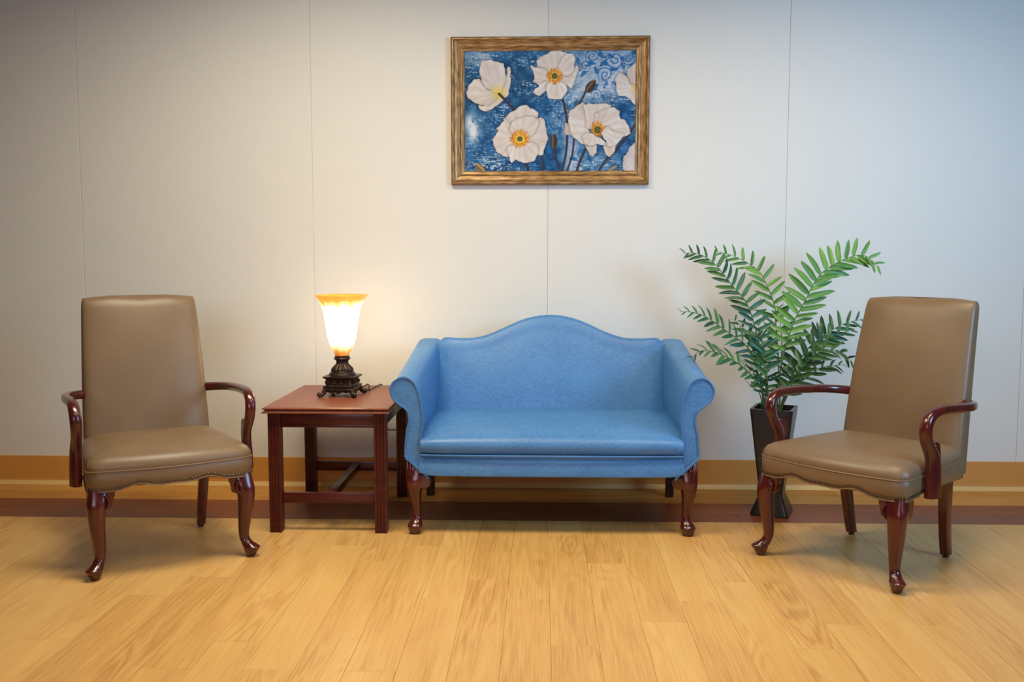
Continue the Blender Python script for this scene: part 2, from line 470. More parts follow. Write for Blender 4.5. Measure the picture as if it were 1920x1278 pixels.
    # front cabriole legs
    for sgn in (1, -1):
        dg = -math.radians(35)*sgn
        R = [(.268, .030, .345, .036, .036, 0, 4), (.272, .022, .318, .037, .037, 0, 3.4), (.278, .012, .285, .037, .036, 0, 2.8), (.281, .008, .25, .033, .033, 0, 2.4),
             (.279, .011, .20, .0300, .030, 0, 2.2), (.275, .016, .15, .0255, .026, 0, 2.1), (.272, .019, .105, .0215, .022, 0, 2), (.273, .018, .078, .0200, .0200, 0, 2),
             (.279, .012, .062, .0225, .021, dg, 2), (.288, .004, .050, .029, .023, dg, 2.2), (.296, -.003, .0415, .033, .0265, dg, 2.3), (.2965, -.003, .036, .0325, .0265, dg, 2.3),
             (.294, -.001, .018, .0245, .0215, dg, 2.1), (.293, 0, .006, .018, .0175, dg, 2), (.293, 0, .002, .016, .016, dg, 2)]
        R = [(sgn*r[0], *r[1:]) for r in R]
        bm = bmesh.new(); loft(bm, R, 20, 4)
        leg = obj('leg', bm, M['mahogany'], t, angle=60)
        # carved knee brackets: one along the front rail, one along the side rail
        scroll = [(0, .012), (.030, .010), (.046, .004), (.050, -.008), (.045, -.022), (.036, -.028), (.038, -.040), (.040, -.052), (.034, -.060), (.022, -.058), (.010, -.064), (0, -.07)]
        bm = bmesh.new()
        skin_rings(bm, [[(sgn*(.262 - a), y, .330 + b_) for a, b_ in scroll] for y in (-.008, .020)])
        bmesh.ops.bevel(bm, geom=bm.edges[:], offset=.004, segments=2, affect='EDGES')
        obj('knee_bracket', bm, M['mahogany'], leg, angle=50)
        bm = bmesh.new()
        skin_rings(bm, [[(x*sgn, .034 + a, .330 + b_) for a, b_ in scroll] for x in (.278, .306)])
        bmesh.ops.bevel(bm, geom=bm.edges[:], offset=.004, segments=2, affect='EDGES')
        obj('knee_bracket', bm, M['mahogany'], leg, angle=50)
        # carved leaf spray on the knee
        bm = bmesh.new()
        sweep(bm, [(sgn*.250, -.020, .322, .004, .004), (sgn*.238, -.018, .302, .006, .005), (sgn*.243, -.019, .280, .006, .005), (sgn*.256, -.018, .268, .003, .003)], 8, 2, 4)
        obj('knee_carving', bm, M['mahogany'], leg)
        # rear legs
        R = [(.225, .500, .42, .021, .024, 0, 6), (.222, .500, .33, .021, .024, 0, 6), (.218, .508, .22, .0205, .023, 0, 6), (.213, .528, .10, .019, .0215, 0, 6), (.210, .549, .012, .018, .020, 0, 6)]
        R = [(sgn*r[0], *r[1:]) for r in R]
        bm = bmesh.new(); loft(bm, R, 24, 4)
        leg = obj('leg', bm, M['dark_wood'] if False else M['mahogany'], t, angle=35)
        bm = bmesh.new(); loft(bm, [(sgn*.210, .549, .0125, .011, .011, 0, 2), (sgn*.210, .549, .0005, .012, .012, 0, 2)], 16, 1)
        obj('glide', bm, M['rubber'], leg)
    return t
chair = make_armchair('taupe leather armchair beside the end table, left of the lamp')
chair.location = (-1.459, -1.360, 0); chair.rotation_euler = (0, 0, .551)
chair2 = copy_tree(chair)
chair2.location = (1.070, -1.343, 0); chair2.rotation_euler = (0, 0, -.840)
chair2['label'] = 'taupe leather armchair in front of the potted fern'

# ---------------------------------------------------------------- settee
SX, SY = .017, -.52
sofa = thing('settee', 'blue vinyl camelback settee with rolled arms and mahogany legs', 'settee', (SX, SY, 0))
# arms: front profile to rear profile (right arm, x>0), listed from inner bottom up and around to the outer bottom
pf = [(.566, .272), (.571, .300), (.573, .38), (.568, .44), (.560, .500), (.566, .575), (.578, .630), (.597, .672), (.625, .692), (.652, .694), (.680, .680), (.696, .652), (.696, .625),
      (.682, .596), (.656, .574), (.632, .556), (.620, .532), (.619, .500), (.628, .458), (.634, .400), (.634, .352), (.608, .322), (.584, .290)]
pb = [(.560, .268), (.552, .300), (.550, .40), (.548, .50), (.546, .58), (.546, .66), (.545, .72), (.548, .772), (.562, .799), (.600, .804), (.638, .802), (.662, .790), (.674, .760),
      (.668, .725), (.650, .69), (.628, .66), (.618, .60), (.614, .55), (.614, .48), (.614, .40), (.614, .34), (.61, .29), (.59, .268)]
def prof_smooth(p, per=4):
    q = smooth_path(p + [p[0]], per)[:-1]
    return [(float(a[0]), float(a[1])) for a in q]
pfs, pbs = prof_smooth(pf), prof_smooth(pb)
YF, YB = -.362, .345
cmx, cmz = .60, .5
for sgn in (1, -1):
    rings = []
    # crowned front face
    def mixring(tt, y, sc=1.0):
        r = []
        for (ax, az), (bx, bz) in zip(pfs, pbs):
            x = ax + (bx-ax)*tt; z = az + (bz-az)*tt
            x = cmx + (x-cmx)*sc if sc != 1 else x
            r.append((sgn*x, y, z))
        return r
    def inset(tt, y, d):
        base = [((ax + (bx-ax)*tt), (az + (bz-az)*tt)) for (ax, az), (bx, bz) in zip(pfs, pbs)]
        n = len(base); r = []
        for i in range(n):
            p0, p1 = base[i-1], base[(i+1) % n]
            tx, tz = p1[0]-p0[0], p1[1]-p0[1]; L = math.hypot(tx, tz) or 1
            nx, nz_ = -tz/L, tx/L
            r.append((sgn*(base[i][0] - nx*d*-1), y, base[i][1] - nz_*d*-1))
        return r
    # orientation of the profile decides the sign of the inset; test with polygon area
    ar = sum(pfs[i-1][0]*pfs[i][1] - pfs[i][0]*pfs[i-1][1] for i in range(len(pfs)))
    sd = 1 if ar > 0 else -1
    rings = [mixring(0, YF-.004), mixring(.0, YF+.03)]
    for k in range(1, 17):
        tt = k/16; y = YF+.03 + (YB-YF-.03)*tt
        rings.append(mixring(tt**1.0, y))
    rings.append(inset(1, YB+.01, sd*.02))
    bm = bmesh.new(); RR_ = skin_rings(bm, rings, cap0=False)
    bm.edges.ensure_lookup_table()
    r0 = RR_[0]; be = [bm.edges.get((r0[k], r0[(k+1) % len(r0)])) for k in range(len(r0))]
    bmesh.ops.triangle_fill(bm, edges=[e for e in be if e], use_beauty=True)
    arm = obj('arm', bm, M['blue'], sofa, angle=40)
    # piping around the front panel
    pp = [(x, y-.0055, z) for x, y, z in mixring(0, YF)]
    # open loop: from the inner bottom up, round the scroll and down the outside
    bm = bmesh.new(); tube(bm, pp[2:82], .0048, 8, 1)
    obj('piping', bm, M['blue_welt'], arm)
    # double welt above the leg, running on below the front rail
    for off in (0, .010):
        bm = bmesh.new()
        dz = [(.640, .352), (.622, .340), (.602, .320), (.582, .302), (.562, .288), (.546, .270), (.538, .262)]
        tube(bm, [(sgn*x - sgn*off*.35, YF-.010, z - off) for x, z in dz], .0046, 8, 3)
        obj('piping', bm, M['blue_welt'], arm)
# backrest: camel outline
cam_top = smoothf([-.60, -.555, -.53, -.50, -.45, -.36, -.27, -.13, 0, .13, .27, .36, .45, .50, .53, .555, .60],
                  [.775, .795, .813, .814, .811, .816, .845, .905, .926, .905, .845, .816, .811, .814, .813, .795, .775])
rings = []
nx = 64
for i in range(nx+1):
    x = -.565 + 1.13*i/nx
    zt = cam_top(x)
    e = max(0, (abs(x)-.50)/.065)
    pil = .030*(1 - (x/.565)**4)
    sec = []
    for v in (0, .08, .2, .35, .5, .65, .8, .9, .955):
        z = .30 + (zt-.03-.30)*v
        yf = .155 + .145*max(0, (z-.42)/.5) - pil*math.sin(PI*min(1, max(0, v*.95+.03)))
        sec.append((x, yf + .012*e, z))
    yt = .155 + .145*max(0, (zt-.03-.42)/.5) - pil*.2 + .012*e
    sec += [(x, yt+.004, zt-.016), (x, yt+.013, zt-.005), (x, yt+.026, zt), (x, yt+.042, zt-.003), (x, yt+.055, zt-.014), (x, yt+.060, zt-.03)]
    sec += [(x, .350, .5), (x, .345, .30)]
    rings.append(sec)
bm = bmesh.new(); skin_rings(bm, rings)
obj('backrest', bm, M['blue'], sofa, angle=60)
# seat cushion (fixed): crowned top, rounded front
rings = []
for i in range(41):
    x = -.569 + 1.138*i/40
    u = x/.569; ed = 1 - abs(u)**10
    crown = .010*(1-u*u)
    sec = [(x, .20, .362), (x, .20, .468+crown), (x, .12, .474+crown), (x, .0, .472+crown), (x, -.12, .466+crown), (x, -.24, .457+crown), (x, -.31, .449+crown), (x, -.355, .440+crown*.8),
           (x, -.380, .430+crown*.5), (x, -.394, .418+crown*.2), (x, -.400, .404), (x, -.398, .388), (x, -.390, .370), (x, -.380, .362)]
    sq = .985 + .015*ed
    rings.append([(a, b_ if b_ > 0 else b_*(.965+.035*ed), .362 + (c-.362)*(.90+.10*ed)) for a, b_, c in sec])
bm = bmesh.new(); skin_rings(bm, rings)
cush = obj('seat_cushion', bm, M['blue'], sofa, angle=60)
bm = bmesh.new(); tube(bm, [(-.568, YF-.018, .357), (-.3, YF-.032, .3575), (0, YF-.034, .3575), (.3, YF-.032, .3575), (.568, YF-.018, .357)], .0048, 8, 4)
obj('piping', bm, M['blue_welt'], cush)
# front rail and the covered frame under the seat
rings = []
for i in range(33):
    x = -.574 + 1.148*i/32; u = x/.574
    zb = .2635 + .012*max(0, (abs(u)-.9)/.1)**1.5
    yf = YF - .012 - .012*(1-u**4)
    rings.append([(x, YF+.05, .3555), (x, yf+.018, .3555), (x, yf+.011, .350), (x, yf+.001, .315), (x, yf-.006, zb+.012), (x, yf-.004, zb+.003), (x, yf+.004, zb), (x, YF+.05, zb)])
bm = bmesh.new(); skin_rings(bm, rings)
obj('front_rail', bm, M['blue'], sofa, angle=50)
bm = bmesh.new(); box(bm, -.60, .60, YF+.06, .335, .272, .362, .006)
obj('seat_frame', bm, M['blue'], sofa)
bm = bmesh.new(); box(bm, -.56, .56, YF+.07, .32, .268, .2715)
obj('dust_cover', bm, M['rubber'], sofa, smooth=False)
for sgn in (1, -1):
    yl = YF + .030
    R = [(.600, yl+.02, .345, .034, .026, 0, 4), (.600, yl+.012, .315, .036, .032, 0, 4), (.598, yl+.002, .275, .040, .036, 0, 3.2), (.598, yl-.006, .235, .040, .038, 0, 2.6), (.600, yl-.006, .20, .034, .034, 0, 2.3),
         (.599, yl, .16, .0275, .028, 0, 2.1), (.595, yl+.006, .115, .021, .022, 0, 2), (.593, yl+.008, .080, .019, .0195, 0, 2), (.595, yl+.002, .058, .024, .025, 0, 2),
         (.598, yl-.010, .042, .0315, .032, 0, 2.2), (.599, yl-.012, .033, .033, .034, 0, 2.2), (.599, yl-.010, .020, .0305, .031, 0, 2.1), (.599, yl-.008, .004, .025, .026, 0, 2), (.599, yl-.008, .0008, .024, .025, 0, 2)]
    bm = bmesh.new(); loft(bm, [(sgn*r[0], *r[1:]) for r in R], 24, 4)
    leg = obj('leg', bm, M['mahogany'], sofa, angle=60)
    # knee ear
    ear = [(.585, .262), (.545, .262), (.531, .255), (.527, .240), (.528, .220), (.536, .208), (.552, .206), (.575, .214), (.59, .20)]
    bm = bmesh.new(); skin_rings(bm, [[(sgn*x, y, z) for x, z in ear] for y in (YF-.004, YF+.034)])
    bmesh.ops.bevel(bm, geom=bm.edges[:], offset=.006, segments=3, affect='EDGES')
    obj('knee_bracket', bm, M['mahogany'], leg, angle=50)
    # carved ribs fanning over the knee
    for k in range(3):
        bm = bmesh.new(); x0 = .606 + .011*k
        sweep(bm, [(sgn*x0, YF-.004, .318+.006*k, .0035, .003), (sgn*(x0-.004), YF-.012, .290, .0045, .004), (sgn*(x0-.008-.004*k), YF-.014, .262, .002, .002)], 8, 2, 4)
        obj('knee_carving', bm, M['mahogany'], leg)
    bm = bmesh.new(); loft(bm, [(sgn*.608, .325, .30, .023, .023, 0, 7), (sgn*.608, .328, .15, .022, .022, 0, 7), (sgn*.608, .340, .001, .020, .020, 0, 7)], 24, 3)
    obj('leg', bm, M['dark_wood'], sofa, angle=35)

# ---------------------------------------------------------------- end table
TX, TY, TZ = -.9650, -.528, .562
table = thing('end_table', 'reddish brown wooden end table with fluted legs under the lamp', 'table', (TX, TY, 0))
# top with moulded edge
hx, hy = .279, .372
edge = [(0, .0), (.0, .005), (-.010, .0115), (-.012, .0135), (-.005, .0155), (-.0015, .019), (-.003, .0225), (-.010, .0255), (-.016, .026)]
rings = []
for d, z in [(-.045, 0)] + edge + [(-.05, .026)]:
    a, c = hx + d, hy + d
    rings.append([(-a, -c, TZ-.026+z), (a, -c, TZ-.026+z), (a, c, TZ-.026+z), (-a, c, TZ-.026+z)])
bm = bmesh.new(); skin_rings(bm, rings)
obj('tabletop', bm, M['cherry_top'], table, angle=30)
LX, LY, LH = .2335, .322, .0265
def flute_section(h, g=.0042):
    pts = []
    side = []
    # per face: corner round then three flutes
    for c in (-.52, 0, .52):
        w = .17
        side += [(c-w, 0), (c-w*.55, g*.8), (c, g), (c+w*.55, g*.8), (c+w, 0)]
    for k in range(4):
        ca, sa = math.cos(k*PI/2), math.sin(k*PI/2)
        face = [(-.94, 0)] + side + [(.94, 0)]
        for u, d in face:
            x, y = u*h, -h + d
            pts.append((x*ca - y*sa, x*sa + y*ca))
    return pts
fs = flute_section(LH)
for sx in (-1, 1):
    for sy in (-1, 1):
        bm = bmesh.new()
        rings = []
        for z, sc in ((.0005, .90), (.004, 1.0), (TZ-.0265, 1.0)):
            rings.append([(sx*LX + x*sc, sy*LY + y*sc, z) for x, y in fs])
        skin_rings(bm, rings)
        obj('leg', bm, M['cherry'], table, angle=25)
zA0, zA1 = TZ-.092, TZ-.0265
for sy in (-1, 1):
    bm = bmesh.new(); box(bm, -LX+LH, LX-LH, sy*LY-.010-.006*sy*-1, sy*LY+.010-.006*sy*-1, zA0, zA1, .0015)
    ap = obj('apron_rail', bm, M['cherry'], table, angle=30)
    bm = bmesh.new(); box(bm, -LX+LH, LX-LH, sy*(LY+.016)-.002, sy*(LY+.016)+.002, zA0, zA0+.012, .0015)
    obj('bead', bm, M['cherry'], ap, angle=30)
    bm = bmesh.new(); box(bm, -LX+LH, LX-LH, sy*LY-.011, sy*LY+.011, .130, .177, .003)
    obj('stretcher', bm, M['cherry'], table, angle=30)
for sx in (-1, 1):
    bm = bmesh.new(); box(bm, sx*(LX+.006)-.010, sx*(LX+.006)+.010, -LY+LH, LY-LH, zA0, zA1, .0015)
    obj('apron_rail', bm, M['cherry'], table, angle=30)
bm = bmesh.new(); box(bm, -.018, .018, -LY+.0115, LY-.0115, .135, .172, .003)
obj('stretcher', bm, M['cherry'], table, angle=30)

# ---------------------------------------------------------------- table lamp
LPX, LPY = -.966, -.52
lamp = thing('table_lamp', 'lit table lamp with amber-rimmed glass shade and bronze footed base', 'lamp', (LPX, LPY, TZ), -.12)
BS = 1.16
def sq_ring(h, z, e=9): return (0, 0, z, h*BS, h*BS, 0, e)
bm = bmesh.new()
loft(bm, [sq_ring(.046, .026), sq_ring(.058, .027), sq_ring(.064, .031), sq_ring(.065, .038), sq_ring(.062, .044), sq_ring(.066, .046), sq_ring(.066, .050), sq_ring(.058, .053),
          sq_ring(.056, .058), sq_ring(.055, .078), sq_ring(.057, .083), sq_ring(.064, .087), sq_ring(.067, .092), sq_ring(.067, .095), sq_ring(.05, .096)], 48, 1)
plinth = obj('base_plinth', bm, M['bronze'], lamp, angle=35)
# scroll relief on the four plinth faces
for k in range(4):
    a = k*PI/2
    rm = Matrix.Rotation(a, 4, 'Z')
    bm = bmesh.new()
    for s_ in (-1, 1):
        pts = []
        for q in range(13):
            th = -.3 + q*.42; r = .0145 - .00085*q
            pts.append((s_*(.019 + r*math.cos(th + .4)*1.25), -.0575, .067 + r*math.sin(th+.4)*.72))
        tube(bm, pts, .0024, 6, 2)
    tube(bm, [(-.008, -.0575, .061), (0, -.058, .068), (.008, -.0575, .075)], .0022, 6, 3)
    tube(bm, [(-.044, -.0575, .060), (-.040, -.058, .067), (-.043, -.0575, .074)], .0022, 6, 3)
    tube(bm, [(.044, -.0575, .060), (.040, -.058, .067), (.043, -.0575, .074)], .0022, 6, 3)
    bm.transform(rm @ Matrix.Diagonal((BS, BS, 1, 1)))
    obj('scroll_relief', bm, M['bronze'], plinth)
    # scrolled foot at each corner
    bm = bmesh.new(); d = 1/math.sqrt(2)
    fp = [(.060, .044, .010, .012), (.072, .040, .011, .012), (.080, .028, .0095, .010), (.086, .016, .009, .009), (.096, .010, .0095, .0095), (.104, .0115, .009, .009), (.106, .018, .007, .007), (.101, .021, .004, .004)]
    sweep(bm, [(-r*d, -r*d, z, ra, rb) for r, z, ra, rb in fp], 12, 2.2, 4)
    bm.transform(rm @ Matrix.Diagonal((BS, BS, 1, 1)))
    obj('foot', bm, M['bronze'], lamp)
    # pierced skirt drop between the feet
    bm = bmesh.new()
    sk = [(-.052, .032), (.052, .032), (.048, .024), (.034, .020), (.022, .024), (.010, .020), (0, .012), (-.010, .020), (-.022, .024), (-.034, .020), (-.048, .024)]
    skin_rings(bm, [[(x, y, z) for x, z in sk] for y in (-.060, -.054)])
    bm.transform(rm @ Matrix.Diagonal((BS, BS, 1, 1)))
    obj('skirt', bm, M['bronze'], plinth, smooth=False)
bm = bmesh.new()
lathe(bm, [(.058, .094), (.058, .099), (.055, .102), (.056, .105), (.054, .109), (.048, .112), (.049, .115), (.047, .118)], 48)
bm.transform(Matrix.Diagonal((1.1, 1.1, 1, 1)))
obj('base_ring', bm, M['bronze'], lamp, angle=35)
bm = bmesh.new()
ps = smooth_path([(.046, .117), (.047, .124), (.042, .134), (.032, .145), (.026, .153), (.0255, .162), (.028, .170)], 4)
lathe(bm, [(float(a[0]), float(a[1])) for a in ps], 96, lambda t, z: .055*math.cos(16*t + 12*(z-.117)))
bm.transform(Matrix.Diagonal((1.06, 1.06, 1, 1)))
obj('fluted_stem', bm, M['bronze'], lamp, angle=60)
bm = bmesh.new()
lathe(bm, [(.028, .168), (.037, .171), (.039, .175), (.037, .180), (.034, .182), (.035, .186), (.031, .189), (.031, .194)], 40)
obj('collar', bm, M['bronze'], lamp, angle=35)
sprof = smooth_path([(.0325, .190), (.036, .200), (.046, .218), (.0555, .240), (.064, .268), (.070, .300), (.0745, .335), (.080, .372), (.087, .405), (.098, .435), (.112, .458), (.1235, .472)], 4)
outer = [(float(a[0]), float(a[1])) for a in sprof]
inner = [(r-.004, z+.001) for r, z in reversed(outer)]
bm = bmesh.new()
flu = lambda t, z: .010*math.cos(24*t)*max(0, (z-.43)/.045)
lathe(bm, outer + [(.1225, .475)], 64, flu, cap=False)
shade = obj('glass_shade', bm, M['shade'], lamp, angle=60)
bm = bmesh.new(); lathe(bm, [(.1225, .475)] + inner, 64, flu, cap=False)
obj('shade_lining', bm, M['shade_in'], shade, angle=60)
bl = bpy.data.lights.new('lamp_bulb', 'POINT'); bl.energy = 0.3; bl.color = (1, .62, .34); bl.shadow_soft_size = .03
blo = bpy.data.objects.new('lamp_bulb', bl); C.objects.link(blo); blo.parent = lamp; blo.location = (0, 0, .34)
# cord: loops behind the foot, crosses to the table's rear edge and drops behind it
bm = bmesh.new()
cz = .0045
tube(bm, [(.030, .060, .020), (.055, .090, .014), (.085, .105, .030), (.102, .100, .040), (.110, .090, .030), (.106, .100, .010), (.100, .140, cz), (.108, .24, cz), (.118, .350, cz), (.124, .382, -.004), (.125, .393, -.04), (.124, .400, -.18),
          (.128, .400, -.222), (.145, .402, -.236), (.175, .405, -.240), (.210, .410, -.232), (.27, .42, -.20), (.36, .45, -.18)], .0028, 6, 4)
bm.transform(Matrix.Rotation(.12, 4, 'Z'))
obj('cord', bm, M['rubber'], lamp)

# ---------------------------------------------------------------- potted fern
PX, PY = 1.072, -.475
fern = thing('potted_fern', 'artificial fern in a tall tapered black pot beside the settee', 'plant', (PX, PY, 0))
prz = math.radians(-22)
bm = bmesh.new()
loft(bm, [(0, 0, .0005, .088, .088, prz, 14), (0, 0, .012, .088, .088, prz, 14), (0, 0, .10, .054, .054, prz, 14), (0, 0, .115, .055, .055, prz, 14), (0, 0, .505, .099, .099, prz, 14),
          (0, 0, .508, .098, .098, prz, 14), (0, 0, .508, .084, .084, prz, 14), (0, 0, .47, .082, .082, prz, 14)], 64, 1)
pot = obj('planter', bm, M['pot'], fern, angle=25)
bm = bmesh.new(); loft(bm, [(0, 0, .471, .080, .080, prz, 14), (0, 0, .480, .079, .079, prz, 14)], 40, 1)
obj('soil', bm, M['soil'], fern, smooth=False)
# leaflet meshes (shared): lanceolate blade, folded along the midrib and curling
def leaflet_mesh(i, curl, wave, mat='leaf'):
    bm = bmesh.new(); rows = []
    prof = [(0, .30), (.07, .75), (.22, .98), (.42, 1.0), (.64, .92), (.82, .66), (.94, .30), (1.0, .02)]
    for s_, w in prof:
        zz = -curl*s_*s_; wv = wave*math.sin(s_*9)
        r = []
        for u in (-1, -.5, 0, .5, 1):
            r.append(bm.verts.new((s_ + .02*wv*abs(u), u*w*.104 + wv*.02, zz + .045*abs(u)*w + .02*wv*u)))
        rows.append(r)
    for a, b_ in zip(rows[:-1], rows[1:]):
        for k in range(4): bm.faces.new((a[k], a[k+1], b_[k+1], b_[k]))
    me = bpy.data.meshes.new('leaflet'); bm.to_mesh(me); bm.free(); me.materials.append(M[mat])
    for p in me.polygons: p.use_smooth = True
    return me
leafs = [leaflet_mesh(0, .18, .3), leaflet_mesh(1, .30, -.4), leaflet_mesh(2, .10, .5), leaflet_mesh(3, .42, .1)]
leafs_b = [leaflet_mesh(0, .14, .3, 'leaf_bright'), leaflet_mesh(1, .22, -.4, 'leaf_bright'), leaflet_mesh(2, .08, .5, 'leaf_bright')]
lr = random.Random(21)
def frond(pts, n, lmax, face, start=.18, r0=.0042, tip=.35, base_l=.75, lf=None):
    """pts: world points of the rachis; leaflets in pairs along it, blades lying about the plane facing `face`"""
    P = [np.array(p) - np.array((PX, PY, 0)) for p in pts]
    Q = smooth_path([(*p, r0*(1-.75*i/(len(P)-1))) for i, p in enumerate(P)], 8)
    bm = bmesh.new(); sweep(bm, [(q[0], q[1], q[2], q[3], q[3]) for q in Q], 6, 2, 1)
    fr = obj('frond', bm, M['stem'], fern)
    X = np.array([q[:3] for q in Q]); d = np.r_[0, np.cumsum(np.linalg.norm(np.diff(X, axis=0), axis=1))]
    Lt = d[-1]; F = Vector(face).normalized()
    half = n//2
    for i in range(half):
        for side in (-1, 1):
            s_ = start + (1-start)*(i + .25*(side+1))/(half - .3)
            s_ = min(s_, 1.0)
            p = Vector([float(np.interp(s_*Lt, d, X[:, k])) for k in range(3)])
            p2 = Vector([float(np.interp(min(Lt, s_*Lt+.01), d, X[:, k])) for k in range(3)])
            p1 = Vector([float(np.interp(max(0, s_*Lt-.01), d, X[:, k])) for k in range(3)])
            t_ = (p2-p1).normalized()
            nrm = (F - t_*F.dot(t_)).normalized(); sd_ = t_.cross(nrm)*side
            w = (s_-start)/(1-start)
            ln = 1.30*lmax*(base_l + (1-base_l)*min(1, w/.35))*(1 - (1-tip)*max(0, (w-.6)/.4)**1.4)*lr.uniform(.88, 1.1)
            ang = math.radians((82 - 26*w if sd_.z > 0 else 52 - 18*w) + lr.uniform(-6, 6))
            di = (t_*math.cos(ang) + sd_*math.sin(ang) + nrm*lr.uniform(-.05, .22)).normalized()
            zz = (nrm - di*nrm.dot(di)).normalized()
            zz = (Matrix.Rotation(lr.uniform(-.5, .5), 3, di) @ zz)
            yy = zz.cross(di)
            o = bpy.data.objects.new('leaflet', lr.choice(lf or leafs)); C.objects.link(o); o.parent = fr
            mt = Matrix((di, yy, zz)).transposed().to_4x4()
            mt = Matrix.Translation(p) @ mt @ Matrix.Diagonal((ln, ln*lr.uniform(.95, 1.2), ln, 1))
            o.matrix_local = mt
    return fr
FR = [
    ([(1.054, -0.472, 0.476), (1.034, -0.47, 0.534), (1.027, -0.45, 0.689), (0.958, -0.42, 0.965), (0.874, -0.4, 1.083), (0.79, -0.38, 1.187), (0.712, -0.37, 1.23), (0.65, -0.38, 1.23)], 34, 0.075, (0, -0.95, 0.3), 0.25),
    ([(1.092, -0.454, 0.476), (1.096, -0.44, 0.53), (1.102, -0.42, 0.691), (1.099, -0.36, 0.882), (1.094, -0.33, 0.989), (1.043, -0.28, 1.126), (0.989, -0.25, 1.178), (0.91, -0.24, 1.219), (0.825, -0.25, 1.24)], 28, 0.075, (0, -0.95, 0.3), 0.25),
    ([(1.095, -0.466, 0.476), (1.101, -0.46, 0.533), (1.105, -0.45, 0.694), (1.16, -0.42, 0.887), (1.22, -0.4, 0.997), (1.273, -0.38, 1.095), (1.327, -0.37, 1.153), (1.427, -0.36, 1.207), (1.503, -0.38, 1.219), (1.563, -0.4, 1.166)], 34, 0.098, (0, -0.95, 0.3), 0.30),
    ([(1.05, -0.478, 0.476), (1.026, -0.48, 0.536), (0.997, -0.5, 0.634), (0.933, -0.55, 0.787), (0.819, -0.6, 0.875), (0.718, -0.65, 0.942), (0.65, -0.68, 0.967), (0.59, -0.7, 0.971)], 30, 0.062, (-0.1, -0.75, 0.6), 0.18),
    ([(1.045, -0.484, 0.476), (1.019, -0.49, 0.532), (0.991, -0.53, 0.618), (0.91, -0.6, 0.699), (0.841, -0.64, 0.747), (0.749, -0.69, 0.789), (0.678, -0.72, 0.796), (0.643, -0.73, 0.764)], 26, 0.062, (-0.1, -0.65, 0.7), 0.20),
    ([(1.11, -0.454, 0.476), (1.126, -0.44, 0.53), (1.159, -0.42, 0.625), (1.232, -0.38, 0.753), (1.319, -0.36, 0.831), (1.419, -0.35, 0.89), (1.506, -0.36, 0.916)], 26, 0.078, (0, -0.95, 0.3), 0.20),
    ([(1.095, -0.49, 0.476), (1.101, -0.5, 0.534), (1.124, -0.53, 0.606), (1.172, -0.58, 0.71), (1.229, -0.62, 0.778), (1.303, -0.66, 0.794), (1.364, -0.68, 0.746)], 24, 0.075, (0.1, -0.65, 0.7), 0.20),
    ([(1.104, -0.478, 0.476), (1.116, -0.48, 0.531), (1.154, -0.49, 0.601), (1.224, -0.51, 0.662), (1.281, -0.53, 0.704), (1.373, -0.54, 0.718)], 18, 0.065, (0.1, -0.6, 0.7), 0.20),
    ([(1.062, -0.466, 0.476), (1.046, -0.46, 0.528), (1.035, -0.45, 0.661), (1.012, -0.42, 0.788), (0.969, -0.38, 0.845), (0.904, -0.33, 0.913)], 22, 0.068, (0, -0.95, 0.3), 0.20),
    ([(1.059, -0.49, 0.476), (1.042, -0.5, 0.534), (1.021, -0.53, 0.674), (0.999, -0.55, 0.8), (0.961, -0.58, 0.911)], 18, 0.065, (0, -0.95, 0.3), 0.20),
    ([(1.104, -0.466, 0.476), (1.116, -0.46, 0.533), (1.163, -0.44, 0.663), (1.223, -0.45, 0.753), (1.313, -0.46, 0.83), (1.427, -0.47, 0.874)], 22, 0.075, (0, -0.95, 0.3), 0.20),
    ([(1.083, -0.454, 0.476), (1.081, -0.44, 0.53), (1.108, -0.42, 0.66), (1.12, -0.4, 0.786), (1.114, -0.37, 0.911), (1.107, -0.35, 0.987)], 14, 0.060, (0, -0.95, 0.3), 0.30),
    ([(1.041, -0.49, 0.476), (1.012, -0.5, 0.531), (0.979, -0.55, 0.594), (0.924, -0.6, 0.628)], 4, 0.050, (-0.1, -0.6, 0.8), 0.30),
]
NL = [40, 32, 40, 32, 26, 26, 22, 18, 18, 14, 22, 8, 4]
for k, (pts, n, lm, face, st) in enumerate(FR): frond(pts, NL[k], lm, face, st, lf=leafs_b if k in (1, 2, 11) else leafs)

# ---------------------------------------------------------------- framed flower print
FX, FZ, FW, FH = .0135, 1.9525, 1.011, .7440
paint = thing('framed_print', 'gilt-framed print of white poppies on blue, hung above the settee', 'picture', (FX, -.001, FZ - FH/2))
IW, IH = .868, .605      # print sight size
fprof = [(0, 0), (0, .020), (.003, .027), (.008, .031), (.014, .031), (.018, .027), (.022, .024), (.034, .020), (.047, .018), (.049, .021), (.053, .0225), (.0565, .021), (.058, .017), (.064, .015), (.0665, .016), (.0695, .0155), (.0715, .012), (.0715, 0)]
def rail(length, loc, rot):
    bm = bmesh.new(); rings = []
    for s_ in (-1, 1):
        rings.append([(s_*(length/2 - d), -h, -d) for d, h in fprof])
    skin_rings(bm, rings)
    o = obj('frame_rail', bm, M['gilt'], paint, angle=25)
    o.location = loc; o.rotation_euler = (0, rot, 0)
rail(FW, (0, 0, FH), 0); rail(FW, (0, 0, 0), PI)
rail(FH, (FW/2, 0, FH/2), PI/2); rail(FH, (-FW/2, 0, FH/2), -PI/2)
